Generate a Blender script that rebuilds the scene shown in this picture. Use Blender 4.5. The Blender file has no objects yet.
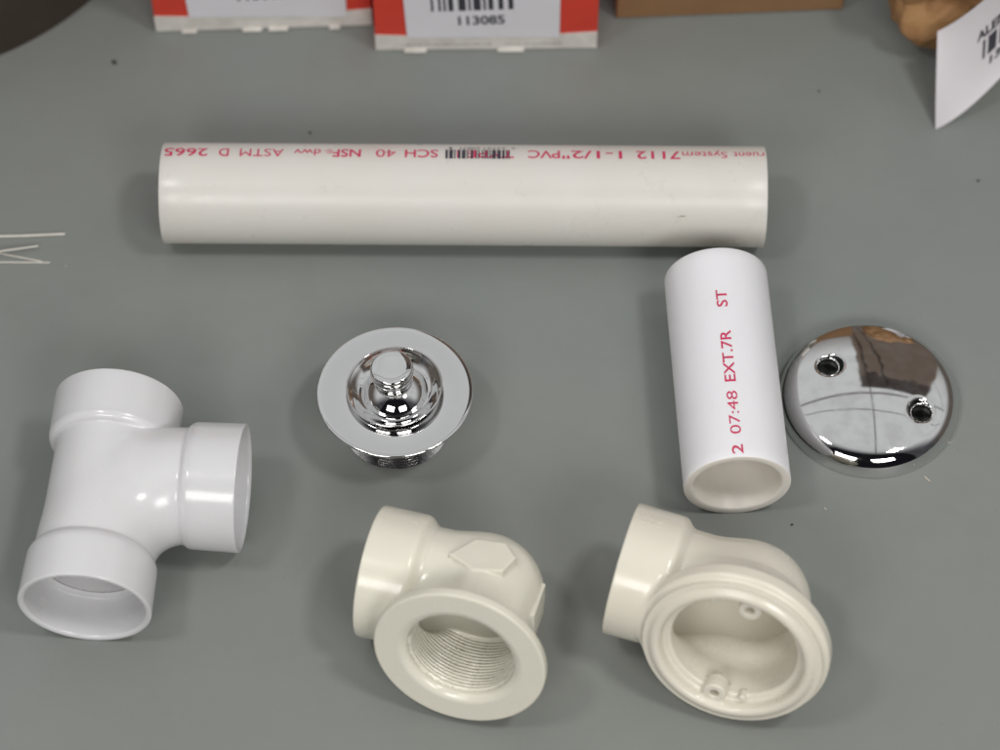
import bpy, bmesh, math, random
import numpy as np
from mathutils import Vector, Matrix, noise

random.seed(7)
rng = np.random.default_rng(7)
sc = bpy.context.scene
col = sc.collection
R = math.radians
MM = 0.001

# ------------------------------------------------------------------ camera
ELEV = R(56.0)          # how steeply the camera looks down
FPX = 2800.0            # focal length for a picture 1000 px wide
DIST = 1.315
cam_pos = Vector((0, -DIST*math.cos(ELEV), DIST*math.sin(ELEV)))
AXR = Vector((1, 0, 0))
AXU = Vector((0, math.sin(ELEV), math.cos(ELEV)))
AXT = Vector((0, -math.cos(ELEV), math.sin(ELEV)))      # towards the camera
cd = bpy.data.cameras.new('camera'); cam = bpy.data.objects.new('camera', cd)
col.objects.link(cam); sc.camera = cam
cam.location = cam_pos
cam.rotation_euler = (R(90)-ELEV, 0, 0)
cd.sensor_width = 36; cd.lens = FPX/1000*36
cd.clip_start = 0.05; cd.clip_end = 50
cd.dof.use_dof = True; cd.dof.focus_distance = DIST-0.055; cd.dof.aperture_fstop = 5.4


def P(u, v, z=0.0):
    """point at height z (m) that stands at a place measured on the table top"""
    d = AXR*((u-500)/FPX) - AXU*((v-375)/FPX) - AXT
    t = (z-cam_pos.z)/d.z
    return cam_pos + d*t


# ------------------------------------------------------------------ world
w = bpy.data.worlds.new('World'); sc.world = w; w.use_nodes = True
nt = w.node_tree; N = nt.nodes; L = nt.links; N.clear()


def wm(op, a, b=None, c=None):
    n = N.new('ShaderNodeMath'); n.operation = op
    for i, s in enumerate((a, b, c)):
        if s is None: continue
        if isinstance(s, (int, float)): n.inputs[i].default_value = s
        else: L.new(s, n.inputs[i])
    return n.outputs[0]


def wmix(f, a, b):
    n = N.new('ShaderNodeMix'); n.data_type = 'RGBA'
    L.new(f, n.inputs[0]) if not isinstance(f, float) else None
    for i, s in ((6, a), (7, b)):
        if isinstance(s, tuple): n.inputs[i].default_value = (*s, 1)
        else: L.new(s, n.inputs[i])
    return n.outputs[2]


tc = N.new('ShaderNodeTexCoord'); sp = N.new('ShaderNodeSeparateXYZ'); L.new(tc.outputs['Generated'], sp.inputs[0])
X, Y, Z = sp.outputs
zz = wm('MAXIMUM', Z, 0.02)
cu = wm('DIVIDE', X, zz); cv = wm('DIVIDE', Y, zz)


def smooth(x, e0, e1):
    n = N.new('ShaderNodeMapRange'); n.interpolation_type = 'SMOOTHSTEP'
    L.new(x, n.inputs[0]); n.inputs[1].default_value = e0; n.inputs[2].default_value = e1
    return n.outputs[0]


def band(x, a, b, s=0.01):
    return wm('MULTIPLY', smooth(x, a-s, a+s), wm('SUBTRACT', 1.0, smooth(x, b-s, b+s)))


# pale ceiling high up and ahead, darker room lower down and behind
CEIL = (0.92, 0.93, 0.93); LOWR = (0.16, 0.135, 0.115); BACK = (0.07, 0.07, 0.08)
c0 = wmix(smooth(Z, 0.30, 0.62), LOWR, CEIL)
# tile seams


def near(x, c, wd):
    return wm('LESS_THAN', wm('ABSOLUTE', wm('SUBTRACT', x, c)), wd)


seam = wm('MAXIMUM', wm('MAXIMUM', near(cu, 0.13, 0.007), near(cu, 0.98, 0.006)), near(cu, -0.72, 0.006))
seam = wm('MAXIMUM', seam, wm('MAXIMUM', wm('MAXIMUM', near(wm('ADD', cv, wm('MULTIPLY', cu, 0.06)), 0.31, 0.006), near(wm('SUBTRACT', cv, wm('MULTIPLY', cu, 0.04)), 0.50, 0.014)), near(cv, -0.3, 0.006)))
seam = wm('MULTIPLY', seam, smooth(Z, 0.5, 0.7))
c1 = wmix(seam, c0, (0.30, 0.29, 0.28))
c2 = wmix(wm('SUBTRACT', 1.0, smooth(Y, -0.42, 0.0)), c1, BACK)
# goods on the shelf ahead: brown boxes above a darker one
wn = N.new('ShaderNodeTexNoise'); wn.inputs['Scale'].default_value = 9.0; L.new(tc.outputs['Generated'], wn.inputs['Vector'])
cuw = wm('ADD', cu, wm('MULTIPLY', wm('SUBTRACT', wn.outputs['Fac'], 0.5), 0.10))
cur = wm('SUBTRACT', cuw, wm('MULTIPLY', wm('MAXIMUM', wm('SUBTRACT', cv, 0.60), 0.0), 0.55))
shelf = wm('MULTIPLY', wm('MULTIPLY', smooth(cuw, 0.05, 0.07), wm('SUBTRACT', 1.0, smooth(cur, 0.73, 0.75))), band(cv, 0.58, 4.0))
shc = wmix(smooth(wm('ADD', cv, wm('MULTIPLY', wn.outputs['Fac'], 0.5)), 1.02, 1.10), (0.075, 0.060, 0.056), (0.20, 0.150, 0.118))
shc = wmix(near(cuw, 0.30, 0.014), shc, (0.05, 0.035, 0.03))
shc = wmix(near(cuw, 0.13, 0.014), shc, (0.05, 0.035, 0.03))
c3 = wmix(shelf, c2, shc)
c3 = wmix(wm('MULTIPLY', smooth(wn.outputs['Fac'], 0.35, 0.75), 0.22), c3, (0.32, 0.31, 0.30))
# the dark clothed photographer behind the camera
az = wm('DIVIDE', X, wm('MAXIMUM', wm('MULTIPLY', Y, -1.0), 0.05))
body = wm('MULTIPLY', band(az, -1.2, 1.2, 0.05), smooth(wm('MULTIPLY', Y, -1.0), 0.24, 0.42))
c4 = wmix(body, c3, (0.012, 0.012, 0.015))
# below the table level
c5 = wmix(smooth(Z, -0.05, 0.02), (0.10, 0.09, 0.08), c4)
bg = N.new('ShaderNodeBackground'); bg.inputs[1].default_value = 0.70
L.new(c5, bg.inputs[0])
wo = N.new('ShaderNodeOutputWorld'); L.new(bg.outputs[0], wo.inputs[0])


# ------------------------------------------------------------------ lamps (two ceiling fixtures)
def lamp(name, loc, sx, sy, power, colr):
    ld = bpy.data.lights.new(name, 'AREA'); ld.shape = 'RECTANGLE'; ld.size = sx; ld.size_y = sy
    ld.energy = power; ld.color = colr
    o = bpy.data.objects.new(name, ld); col.objects.link(o); o.location = loc
    o.rotation_euler = (Vector((0, 0, 0))-Vector(loc)).to_track_quat('-Z', 'Y').to_euler()
    return o


for lx, ly, lz, ls, lw in ((-0.72, -0.36, 1.70, 0.28, 5.0), (0.74, -0.34, 1.70, 0.28, 8.5), (-0.66, -1.65, 1.42, 0.80, 13.5), (0.70, -1.65, 1.42, 0.80, 17.0)):
    lamp('ceiling_lamp', (lx, ly, lz), ls, ls*0.7, lw, (1.0, 0.975, 0.95))

# ------------------------------------------------------------------ exposure
sc.render.engine = 'CYCLES'
sc.view_settings.view_transform = 'Standard'; sc.view_settings.look = 'None'
sc.view_settings.gamma = 1.0; sc.view_settings.exposure = 0.0
sc.cycles.use_denoising = True
sc.cycles.max_bounces = 10; sc.cycles.glossy_bounces = 6; sc.cycles.diffuse_bounces = 5


# ------------------------------------------------------------------ materials
def srgb(r, g, b):
    f = lambda c: (c/255/12.92) if c/255 <= 0.04045 else ((c/255+0.055)/1.055)**2.4
    return (f(r), f(g), f(b))


class Mat:
    def __init__(s, name):
        s.m = bpy.data.materials.new(name); s.m.use_nodes = True
        s.t = s.m.node_tree; s.n = s.t.nodes; s.l = s.t.links
        s.b = s.n['Principled BSDF']; s.out = s.n['Material Output']
        s.tc = s.n.new('ShaderNodeTexCoord')

    def set(s, **k):
        for a, v in k.items():
            i = s.b.inputs[a.replace('_', ' ')]
            i.default_value = (*v, 1) if isinstance(v, tuple) and len(v) == 3 and i.type == 'RGBA' else v
        return s

    def noise(s, scale, detail=4, rough=0.6, coord='Object', stretch=None):
        n = s.n.new('ShaderNodeTexNoise'); n.inputs['Scale'].default_value = scale
        n.inputs['Detail'].default_value = detail; n.inputs['Roughness'].default_value = rough
        v = s.tc.outputs[coord]
        if stretch:
            mp = s.n.new('ShaderNodeMapping'); mp.inputs['Scale'].default_value = stretch; s.l.new(v, mp.inputs[0]); v = mp.outputs[0]
        s.l.new(v, n.inputs['Vector']); return n.outputs['Fac']

    def ramp(s, x, a, b, ca=0.0, cb=1.0):
        n = s.n.new('ShaderNodeMapRange'); s.l.new(x, n.inputs[0])
        n.inputs[1].default_value = a; n.inputs[2].default_value = b; n.inputs[3].default_value = ca; n.inputs[4].default_value = cb
        return n.outputs[0]

    def mix(s, f, a, b):
        n = s.n.new('ShaderNodeMix'); n.data_type = 'RGBA'; s.l.new(f, n.inputs[0])
        for i, c in ((6, a), (7, b)):
            if isinstance(c, tuple): n.inputs[i].default_value = (*c, 1)
            else: s.l.new(c, n.inputs[i])
        return n.outputs[2]

    def bump(s, x, strength, dist):
        n = s.n.new('ShaderNodeBump'); n.inputs['Strength'].default_value = strength; n.inputs['Distance'].default_value = dist
        s.l.new(x, n.inputs['Height'])
        prev = s.b.inputs['Normal'].links
        if prev: s.l.new(prev[0].from_socket, n.inputs['Normal'])
        s.l.new(n.outputs[0], s.b.inputs['Normal'])


def pvc(name, base, tint, rough=0.28, scuff=(0.35, 0.33, 0.31), amount=0.35, sss=0.25, sc_=0.014):
    m = Mat(name); m.set(Roughness=rough, IOR=1.5)
    m.set(**{'Subsurface_Weight': sss, 'Subsurface_Scale': sc_})
    m.b.inputs['Subsurface Radius'].default_value = (1.0, 0.9, 0.75)
    c = m.mix(m.ramp(m.noise(22, 3), 0.35, 0.7), base, tint)
    sm = m.ramp(m.noise(300, 5, 0.7), 0.70, 0.80, 0.0, amount)          # tiny specks of dirt
    c = m.mix(sm, c, scuff)
    sm2 = m.ramp(m.noise(9, 6, 0.75, stretch=(1, 3, 3)), 0.60, 0.78, 0.0, amount*0.45)   # handling smudges
    c = m.mix(sm2, c, scuff)
    m.l.new(c, m.b.inputs['Base Color'])
    m.l.new(m.ramp(m.noise(60, 5), 0.3, 0.7, rough-0.07, rough+0.12), m.b.inputs['Roughness'])
    m.bump(m.noise(900, 2), 0.06, 0.0004)
    m.bump(m.noise(45, 2), 0.06, 0.001)
    return m.m


M = {}
M['pvc_long'] = pvc('pvc_cream_pipe', (0.66, 0.645, 0.605), (0.645, 0.62, 0.57), 0.31, amount=0.09)
M['pvc_short'] = pvc('pvc_white_pipe', (0.80, 0.80, 0.83), (0.78, 0.775, 0.80), 0.33)
M['pvc_tee'] = pvc('pvc_bluish_white', (0.66, 0.66, 0.675), (0.64, 0.64, 0.65), 0.16, amount=0.2)
M['pvc_elbow'] = pvc('pvc_cream_fitting', (0.72, 0.70, 0.60), (0.70, 0.68, 0.585), 0.21, amount=0.2, sss=0.18, sc_=0.003)
M['pvc_elbow_b'] = pvc('pvc_deeper_cream_fitting', (0.71, 0.68, 0.59), (0.695, 0.66, 0.56), 0.21, amount=0.2, sss=0.18, sc_=0.003)

M['pvc_mark'] = pvc('pvc_moulded_mark', (0.70, 0.675, 0.585), (0.68, 0.645, 0.54), 0.25, amount=0.0, sss=0.0)
M['pvc_sawn'] = pvc('pvc_cream_bore', (0.76, 0.72, 0.66), (0.72, 0.68, 0.61), 0.4)
m = Mat('polished_chrome'); m.set(Metallic=1.0, Base_Color=(0.74, 0.74, 0.74), Roughness=0.04)
m.l.new(m.ramp(m.noise(120, 6, 0.75), 0.45, 0.8, 0.025, 0.13), m.b.inputs['Roughness'])
m.bump(m.noise(45, 2), 0.04, 0.001)
M['chrome'] = m.m
m = Mat('machined_chrome'); m.set(Metallic=1.0, Base_Color=(0.66, 0.65, 0.64), Roughness=0.10)
m.bump(m.noise(500, 3), 0.2, 0.0004)
M['chrome_rough'] = m.m


def ink(name, c, thresh=0.44, rough=0.5):
    m = Mat(name); m.set(Base_Color=c, Roughness=rough)
    tr = m.n.new('ShaderNodeBsdfTransparent'); mx = m.n.new('ShaderNodeMixShader')
    f = m.ramp(m.noise(900, 3, 0.7), thresh-0.10, thresh+0.06, 0.5, 1.0)
    m.l.new(f, mx.inputs[0]); m.l.new(tr.outputs[0], mx.inputs[1]); m.l.new(m.b.outputs[0], mx.inputs[2])
    m.l.new(mx.outputs[0], m.out.inputs[0]); return m.m


M['ink_red'] = ink('red_pipe_ink', (0.58, 0.02, 0.10))
M['ink_black'] = ink('black_barcode_ink', (0.03, 0.03, 0.05), 0.40)
M['ink_label'] = ink('label_ink', (0.035, 0.035, 0.045), 0.30)
M['ink_faint'] = ink('faint_grey_ink', (0.28, 0.27, 0.25), 0.5)


def plain(name, base, tint, scale, rough=0.6, bstr=0.2, bdist=0.0005):
    m = Mat(name); m.set(Roughness=rough)
    m.l.new(m.mix(m.ramp(m.noise(scale, 5), 0.35, 0.65), base, tint), m.b.inputs['Base Color'])
    if bstr: m.bump(m.noise(scale*6, 4), bstr, bdist)
    return m.m


M['red'] = plain('red_carton_print', (0.66, 0.05, 0.028), (0.60, 0.042, 0.022), 30, 0.42)
M['band'] = plain('white_carton_board', (0.68, 0.66, 0.62), (0.55, 0.53, 0.49), 90, 0.6)
M['label'] = plain('white_paper_label', (0.69, 0.69, 0.73), (0.66, 0.66, 0.695), 25, 0.5)
M['tag'] = plain('white_tag_paper', (0.60, 0.575, 0.60), (0.57, 0.545, 0.565), 18, 0.5)
M['card'] = plain('brown_cardboard', (0.27, 0.15, 0.068), (0.24, 0.13, 0.058), 35, 0.75)
M['kraft'] = plain('crumpled_kraft_paper', (0.42, 0.235, 0.10), (0.26, 0.13, 0.05), 40, 0.65, 0.5, 0.001)
M['shade_form'] = plain('dark_brown_shade_tone', (0.045, 0.032, 0.024), (0.035, 0.025, 0.018), 30, 0.6)  # dark tone of the added form that stands in for corner shade
M['wire'] = plain('pale_plastic_wire', (0.62, 0.60, 0.55), (0.55, 0.53, 0.47), 200, 0.3, 0)
M['crumb'] = plain('pale_plastic_shaving', (0.45, 0.42, 0.36), (0.35, 0.32, 0.27), 500, 0.5, 0)
M['crumb_dark'] = plain('dark_grit', (0.04, 0.037, 0.032), (0.03, 0.03, 0.028), 500, 0.7, 0)

# table top: grey rubber mat with slight mottling, fine scratches and spots
m = Mat('grey_bench_mat'); m.set(Roughness=0.5, IOR=1.45)
A_, B_ = (0.188, 0.210, 0.200), (0.222, 0.238, 0.224)
c = m.mix(m.ramp(m.noise(3.2, 5, 0.65), 0.32, 0.68), A_, B_)
c = m.mix(m.ramp(m.noise(45, 6, 0.7), 0.40, 0.75, 0.0, 0.30), c, (0.180, 0.188, 0.175))
c = m.mix(m.ramp(m.noise(9, 6, 0.75), 0.55, 0.75, 0.0, 0.35), c, (0.178, 0.180, 0.162))
c = m.mix(m.ramp(m.noise(420, 3, 0.6), 0.715, 0.745, 0.0, 0.45), c, (0.07, 0.065, 0.06))
c = m.mix(m.ramp(m.noise(300, 3, 0.6, stretch=(1, 1.7, 1)), 0.735, 0.77, 0.0, 0.4), c, (0.40, 0.40, 0.38))
for ang, sc_, th in ((0.35, 24, 0.70), (-0.9, 30, 0.72), (1.35, 20, 0.71)):
    mp = m.n.new('ShaderNodeMapping'); mp.inputs['Rotation'].default_value = (0, 0, ang); mp.inputs['Scale'].default_value = (1, 45, 1)
    m.l.new(m.tc.outputs['Object'], mp.inputs[0])
    nz_ = m.n.new('ShaderNodeTexNoise'); nz_.inputs['Scale'].default_value = sc_; nz_.inputs['Detail'].default_value = 2
    m.l.new(mp.outputs[0], nz_.inputs['Vector'])
    c = m.mix(m.ramp(nz_.outputs['Fac'], th, th+0.06, 0.0, 0.22), c, (0.30, 0.30, 0.28))
c = m.mix(m.ramp(m.noise(1.7, 3, 0.5), 0.40, 0.62, 0.0, 0.5), c, (0.188, 0.194, 0.178))
m.l.new(c, m.b.inputs['Base Color'])
m.l.new(m.ramp(m.noise(14, 6, 0.7), 0.3, 0.7, 0.42, 0.60), m.b.inputs['Roughness'])
m.bump(m.noise(1400, 2), 0.12, 0.0004)
m.bump(m.noise(25, 3), 0.08, 0.002)
M['table'] = m.m


# ------------------------------------------------------------------ object helpers
def tag(o, label=None, cat=None, group=None, kind=None):
    if label: o['label'] = label
    if cat: o['category'] = cat
    if group: o['group'] = group
    if kind: o['kind'] = kind
    return o


def empty(name, loc, label, cat, group=None, rot=None):
    o = bpy.data.objects.new(name, None); col.objects.link(o); o.empty_display_size = 0.01
    o.location = loc
    if rot: o.rotation_euler = rot
    return tag(o, label, cat, group)


def link(name, me, mat, parent=None):
    o = bpy.data.objects.new(name, me); col.objects.link(o)
    if mat: me.materials.append(mat)
    if parent: o.parent = parent
    return o


def from_bm(name, bm, mat, parent=None, sharp=35):
    me = bpy.data.meshes.new(name); bmesh.ops.recalc_face_normals(bm, faces=bm.faces[:]); bm.to_mesh(me); bm.free()
    me.polygons.foreach_set('use_smooth', [True]*len(me.polygons))
    if sharp is not None: me.set_sharp_from_angle(angle=R(sharp))
    return link(name, me, mat, parent)


def lathe_bm(prof, seg=128, axis='Z', closed=False, wob=None):
    """prof: list of (r, h) in mm; r=0 makes a pole"""
    bm = bmesh.new(); rings = []
    for r, h in prof:
        if r < 1e-6: rings.append([bm.verts.new((0, 0, h*MM))])
        else:
            rings.append([bm.verts.new((r*MM*math.cos(2*math.pi*i/seg), r*MM*math.sin(2*math.pi*i/seg), h*MM)) for i in range(seg)])
    pairs = list(zip(rings, rings[1:]))
    if closed: pairs.append((rings[-1], rings[0]))
    for a, b in pairs:
        for i in range(seg):
            j = (i+1) % seg
            if len(a) == 1 and len(b) == 1: break
            if len(a) == 1: bm.faces.new((a[0], b[i], b[j]))
            elif len(b) == 1: bm.faces.new((a[i], a[j], b[0]))
            else: bm.faces.new((a[i], a[j], b[j], b[i]))
    return bm


def arc(cx, cy, r, a0, a1, n=8):
    return [(cx+r*math.cos(R(a0+(a1-a0)*i/n)), cy+r*math.sin(R(a0+(a1-a0)*i/n))) for i in range(n+1)]


def box_bm(sx, sy, sz, bev=0.0008, seg=3, at=(0, 0, 0)):
    bm = bmesh.new(); bmesh.ops.create_cube(bm, size=1)
    for v in bm.verts: v.co = Vector((v.co.x*sx+at[0], v.co.y*sy+at[1], v.co.z*sz+at[2]))
    if bev: bmesh.ops.bevel(bm, geom=bm.edges[:], offset=bev, segments=seg, affect='EDGES', profile=0.6)
    return bm


# ------------------------------------------------------------------ signed-distance modelling (mm)
def smin(a, b, k):
    h = np.maximum(k-np.abs(a-b), 0)/k
    return np.minimum(a, b)-h*h*k*0.25


def smax(a, b, k): return -smin(-a, -b, k)


def cyl(pu, pv, pw, r, lo, hi, k=0.6):
    """cylinder along w"""
    d = np.sqrt(pu*pu+pv*pv)-r
    return smax(smax(d, lo-pw, k), pw-hi, k)


def surface_nets(f, lo, hi, h):
    ax = [np.arange(lo[i], hi[i]+h, h, dtype=np.float32) for i in range(3)]
    V = np.empty([len(a) for a in ax], np.float32)
    yy, zz_ = np.meshgrid(ax[1], ax[2], indexing='ij')
    step = 16
    for i in range(0, len(ax[0]), step):
        xs = ax[0][i:i+step]
        V[i:i+step] = f(np.broadcast_to(xs[:, None, None], (len(xs),)+yy.shape), yy[None], zz_[None])
    S = V < 0
    n = np.array(V.shape)-1
    cnt = np.zeros(n, np.int8)
    for a in (0, 1):
        for b in (0, 1):
            for c_ in (0, 1): cnt += S[a:n[0]+a, b:n[1]+b, c_:n[2]+c_]
    act = (cnt > 0) & (cnt < 8)
    idx = -np.ones(n, np.int64); ii = np.argwhere(act); idx[act] = np.arange(len(ii))
    acc = np.zeros((len(ii), 3)); num = np.zeros(len(ii))
    cor = [(a, b, c_) for a in (0, 1) for b in (0, 1) for c_ in (0, 1)]
    for p in cor:
        for d in range(3):
            if p[d]: continue
            q = list(p); q[d] = 1
            v0 = V[ii[:, 0]+p[0], ii[:, 1]+p[1], ii[:, 2]+p[2]].astype(float); v1 = V[ii[:, 0]+q[0], ii[:, 1]+q[1], ii[:, 2]+q[2]].astype(float)
            mk = (v0 < 0) != (v1 < 0); t = np.where(mk, v0/np.where(mk, v0-v1, 1), 0)
            pt = np.tile(np.array(p, float), (len(ii), 1)); pt[:, d] += t
            acc += pt*mk[:, None]; num += mk
    verts = np.array(lo)+(ii+acc/num[:, None])*h
    quads = []
    for d in range(3):
        e, g = (d+1) % 3, (d+2) % 3
        sl0 = [slice(None)]*3; sl1 = [slice(None)]*3
        sl0[d] = slice(0, -1); sl1[d] = slice(1, None)
        A = S[tuple(sl0)]; B = S[tuple(sl1)]
        for flip, mk in ((False, A & ~B), (True, ~A & B)):
            k = np.argwhere(mk)
            k = k[(k[:, e] > 0) & (k[:, g] > 0) & (k[:, e] < n[e]) & (k[:, g] < n[g])]
            def at_(de, dg):
                q = k.copy(); q[:, e] -= de; q[:, g] -= dg
                return idx[q[:, 0], q[:, 1], q[:, 2]]
            qd = np.stack([at_(1, 1), at_(0, 1), at_(0, 0), at_(1, 0)], 1)
            quads.append(qd[:, ::-1] if flip else qd)
    quads = np.concatenate(quads)

    def grad(p, e_=0.05):
        g_ = np.empty_like(p)
        for d in range(3):
            o = np.zeros(3); o[d] = e_
            a = p+o; b = p-o
            g_[:, d] = (f(a[:, 0], a[:, 1], a[:, 2])-f(b[:, 0], b[:, 1], b[:, 2]))/(2*e_)
        return g_
    for _ in range(2):
        g_ = grad(verts); v = f(verts[:, 0], verts[:, 1], verts[:, 2])
        l2 = np.maximum((g_**2).sum(1), 0.2)
        stp = np.clip(v/l2, -h*0.5, h*0.5)
        verts = verts-g_*stp[:, None]
    g_ = grad(verts, 0.12); nor = g_/np.maximum(np.linalg.norm(g_, axis=1), 1e-6)[:, None]
    return verts, quads, nor


def sdf_parts(f, lo, hi, h, region, parts, mat, parent):
    """one moulded body, cut into its parts along region(x,y,z)->int; parts: names by int. returns objects"""
    v, q, nrm = surface_nets(f, lo, hi, h)
    cen = v[q].mean(1); reg = region(cen[:, 0], cen[:, 1], cen[:, 2])
    out = {}
    for i, nm in enumerate(parts):
        qq = q[reg == i]
        if not len(qq): continue
        used, inv = np.unique(qq, return_inverse=True); qq = inv.reshape(qq.shape)
        vv = v[used]*MM; nn = nrm[used]
        me = bpy.data.meshes.new(nm)
        me.vertices.add(len(vv)); me.vertices.foreach_set('co', vv.astype(np.float32).ravel())
        me.loops.add(len(qq)*4); me.loops.foreach_set('vertex_index', qq.astype(np.int32).ravel())
        me.polygons.add(len(qq)); me.polygons.foreach_set('loop_start', np.arange(0, len(qq)*4, 4, dtype=np.int32))
        me.polygons.foreach_set('loop_total', np.full(len(qq), 4, np.int32))
        me.polygons.foreach_set('use_smooth', np.ones(len(qq), bool))
        me.update(calc_edges=True); me.validate()
        me.normals_split_custom_set_from_vertices([tuple(a) for a in nn])
        out[i] = link(nm, me, mat, parent)
    return out, v


def drop(root, v, Mx):
    """place the thing with rotation Mx so that its lowest point touches the table"""
    a = np.array(Mx); z = (v*MM) @ a[2]
    return -z.min()


# ------------------------------------------------------------------ writing
def text_mesh(s, bold=0.0):
    cu_ = bpy.data.curves.new('t', 'FONT'); cu_.body = s; cu_.size = 1; cu_.offset = 0.0 if any(ch in s for ch in 'M4\u00ae') else bold; cu_.resolution_u = 4
    o = bpy.data.objects.new('t', cu_); col.objects.link(o)
    dg = bpy.context.evaluated_depsgraph_get()
    me = bpy.data.meshes.new_from_object(o.evaluated_get(dg))
    bpy.data.objects.remove(o); bpy.data.curves.remove(cu_)
    bm = bmesh.new(); bm.from_mesh(me); bpy.data.meshes.remove(me)
    return bm


def fit_bm(bm, W, H, slices=0, keep_base=True):
    bmesh.ops.triangulate(bm, faces=bm.faces[:])
    xs = [v.co.x for v in bm.verts]; ys = [v.co.y for v in bm.verts]
    x0, x1 = min(xs), max(xs); y0, y1 = (0.0, 0.729) if keep_base else (min(ys), max(ys))
    for v in bm.verts: v.co = Vector(((v.co.x-x0)/(x1-x0)*W, (v.co.y-y0)/(y1-y0)*H, 0))
    for i in range(-2, slices+3):
        if slices:
            bmesh.ops.bisect_plane(bm, geom=bm.verts[:]+bm.edges[:]+bm.faces[:], plane_co=(0, H*(i+0.0137)/slices, 0), dist=1e-7, plane_no=(0, 1, 0))
    return bm


def bars_bm(W, H, slices=0, n=60, seed=3, density=0.55):
    rr = random.Random(seed); bm = bmesh.new(); x = 0; xs = []
    while x < n:
        wd = rr.choice((1, 1, 2, 3)); 
        xs.append((x, min(x+wd, n))); x += wd+rr.choice((1, 1, 1, 2) if rr.random() < density+0.3 else (2, 3))
    for a, b in xs:
        a = a/n*W; b = b/n*W
        k = max(1, slices)
        for i in range(k):
            vs = [bm.verts.new(p) for p in ((a, H*i/k, 0), (b, H*i/k, 0), (b, H*(i+1)/k, 0), (a, H*(i+1)/k, 0))]
            bm.faces.new(vs)
    return bm


def merge(bms):
    out = bmesh.new()
    for b in bms:
        me = bpy.data.meshes.new('t'); b.to_mesh(me); b.free(); out.from_mesh(me); bpy.data.meshes.remove(me)
    return out


def mapped(bm, fn):
    for v in bm.verts: v.co = fn(v.co.x, v.co.y)
    return bm


def shift(bm, dx, dy):
    for v in bm.verts: v.co.x += dx; v.co.y += dy
    return bm


# ================================================================== THE SETTING
bm = bmesh.new(); bmesh.ops.create_grid(bm, x_segments=8, y_segments=8, size=1.6)
for v in bm.verts: v.co.y += 0.6
t = from_bm('table_top', bm, M['table'], sharp=None); tag(t, kind='structure')

# ================================================================== LONG PIPE
RP, RI = 24.13, 19.8


def pipe_obj(name, length, mat, parent, inner=None):
    Ln = length
    prof = [(RI, 0.8), (RI+0.5, 0.15), (RI+0.9, 0)]+[(RP-0.5, 0), (RP-0.15, 0.12), (RP, 0.5)]
    for i in range(1, 24): prof.append((RP, Ln*i/24))
    prof += [(RP, Ln-0.5), (RP-0.15, Ln-0.12), (RP-0.5, Ln), (RI+0.9, Ln), (RI+0.5, Ln-0.15), (RI, Ln-0.8)]
    bm = lathe_bm(prof, 160, closed=True)
    o = from_bm(name, bm, mat, parent, 50)
    if inner:
        o.data.materials.append(inner)
        for p in o.data.polygons:
            if math.hypot(p.center.x, p.center.y) < (RP-0.3)*MM: p.material_index = 1
    return o


a = P(164.5, 193.0, RP*MM); b = P(763.5, 197.0, RP*MM)
a.z = b.z = RP*MM
Llong = (b-a).length/MM
yaw = math.atan2(b.y-a.y, b.x-a.x)
lp = empty('plastic_pipe', a, 'long cream plastic pipe with pink lettering and a barcode across the grey table', 'pipe', rot=(0, 0, yaw))
tube = pipe_obj('tube', Llong, M['pvc_long'], lp)
tube.rotation_euler = (0, R(90), 0)


def on_long(s, th):
    """s mm along the pipe from its left end, th degrees past the top away from the viewer"""
    r = (RP+0.06)*MM
    return Vector((s*MM, r*math.sin(R(th)), r*math.cos(R(th))))


def s_of(u):
    q = P(u, 155, RP*MM*1.9); return (q-a).dot((b-a).normalized())/MM


TH0, TH1 = 24.0, 8.5
words = [('2665', 164.5, 208, 0.014), ('D', 219, 229, 0.014), ('ASTM', 240, 284, 0.014), ('dwv', 294, 321, 0.006), ('\u00ae-', 324, 333, 0.0), ('NSF', 333, 361, 0.018),
         ('40', 376, 396, 0.014), ('SCH', 405, 438, 0.014), ('TYPE I', 457, 514, 0.014), ('PVC', 528, 560, 0.014), ('1-1/2"', 562, 622, 0.014),
         ('7112', 636, 680, 0.014), ('System', 682, 727, 0.0), ('ruent', 733, 764, 0.0)]
bl = []
for wd, u0, u1, bo in words:
    s0, s1 = s_of(u0), s_of(u1)
    s0 = max(s0, 0.6); s1 = min(s1, Llong-0.6)
    small = wd in ('System', 'ruent', 'dwv')
    hgt = 0.86 if small else 1.0
    if wd.startswith('\u00ae'): hgt = 0.6
    tb = fit_bm(text_mesh(wd, bo), s1-s0, hgt, 14)
    mapped(tb, lambda x, y, s1=s1: Vector((s1-x, y, 0)))
    bl.append(tb)
tb = merge(bl); mapped(tb, lambda x, y: on_long(x, TH0+(TH1-TH0)*y))
pr = from_bm('printed_lettering', tb, M['ink_red'], lp, None)
s0, s1 = s_of(445.5), s_of(511)
tb = shift(bars_bm(s1-s0, 1.12, 12, 52, 5), s0, -0.06); mapped(tb, lambda x, y: on_long(x, TH0+(TH1-TH0)*y)+Vector((0, 0, 0.00004)))
from_bm('barcode', tb, M['ink_black'], lp, None)
bl = []
for wd, u0, u1 in (('0', 512, 515), ('24731', 484, 506), ('60871', 460, 480), ('1', 449, 452)):
    x0, x1 = s_of(u0), s_of(u1); tb = fit_bm(text_mesh(wd), x1-x0, 0.32, 5); mapped(tb, lambda x, y, x1=x1: Vector((x1-x, y-0.5, 0))); bl.append(tb)
tb = merge(bl); mapped(tb, lambda x, y: on_long(x, TH0+(TH1-TH0)*y)+Vector((0, 0, 0.00004)))
from_bm('barcode_digits', tb, M['ink_black'], lp, None)

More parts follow.
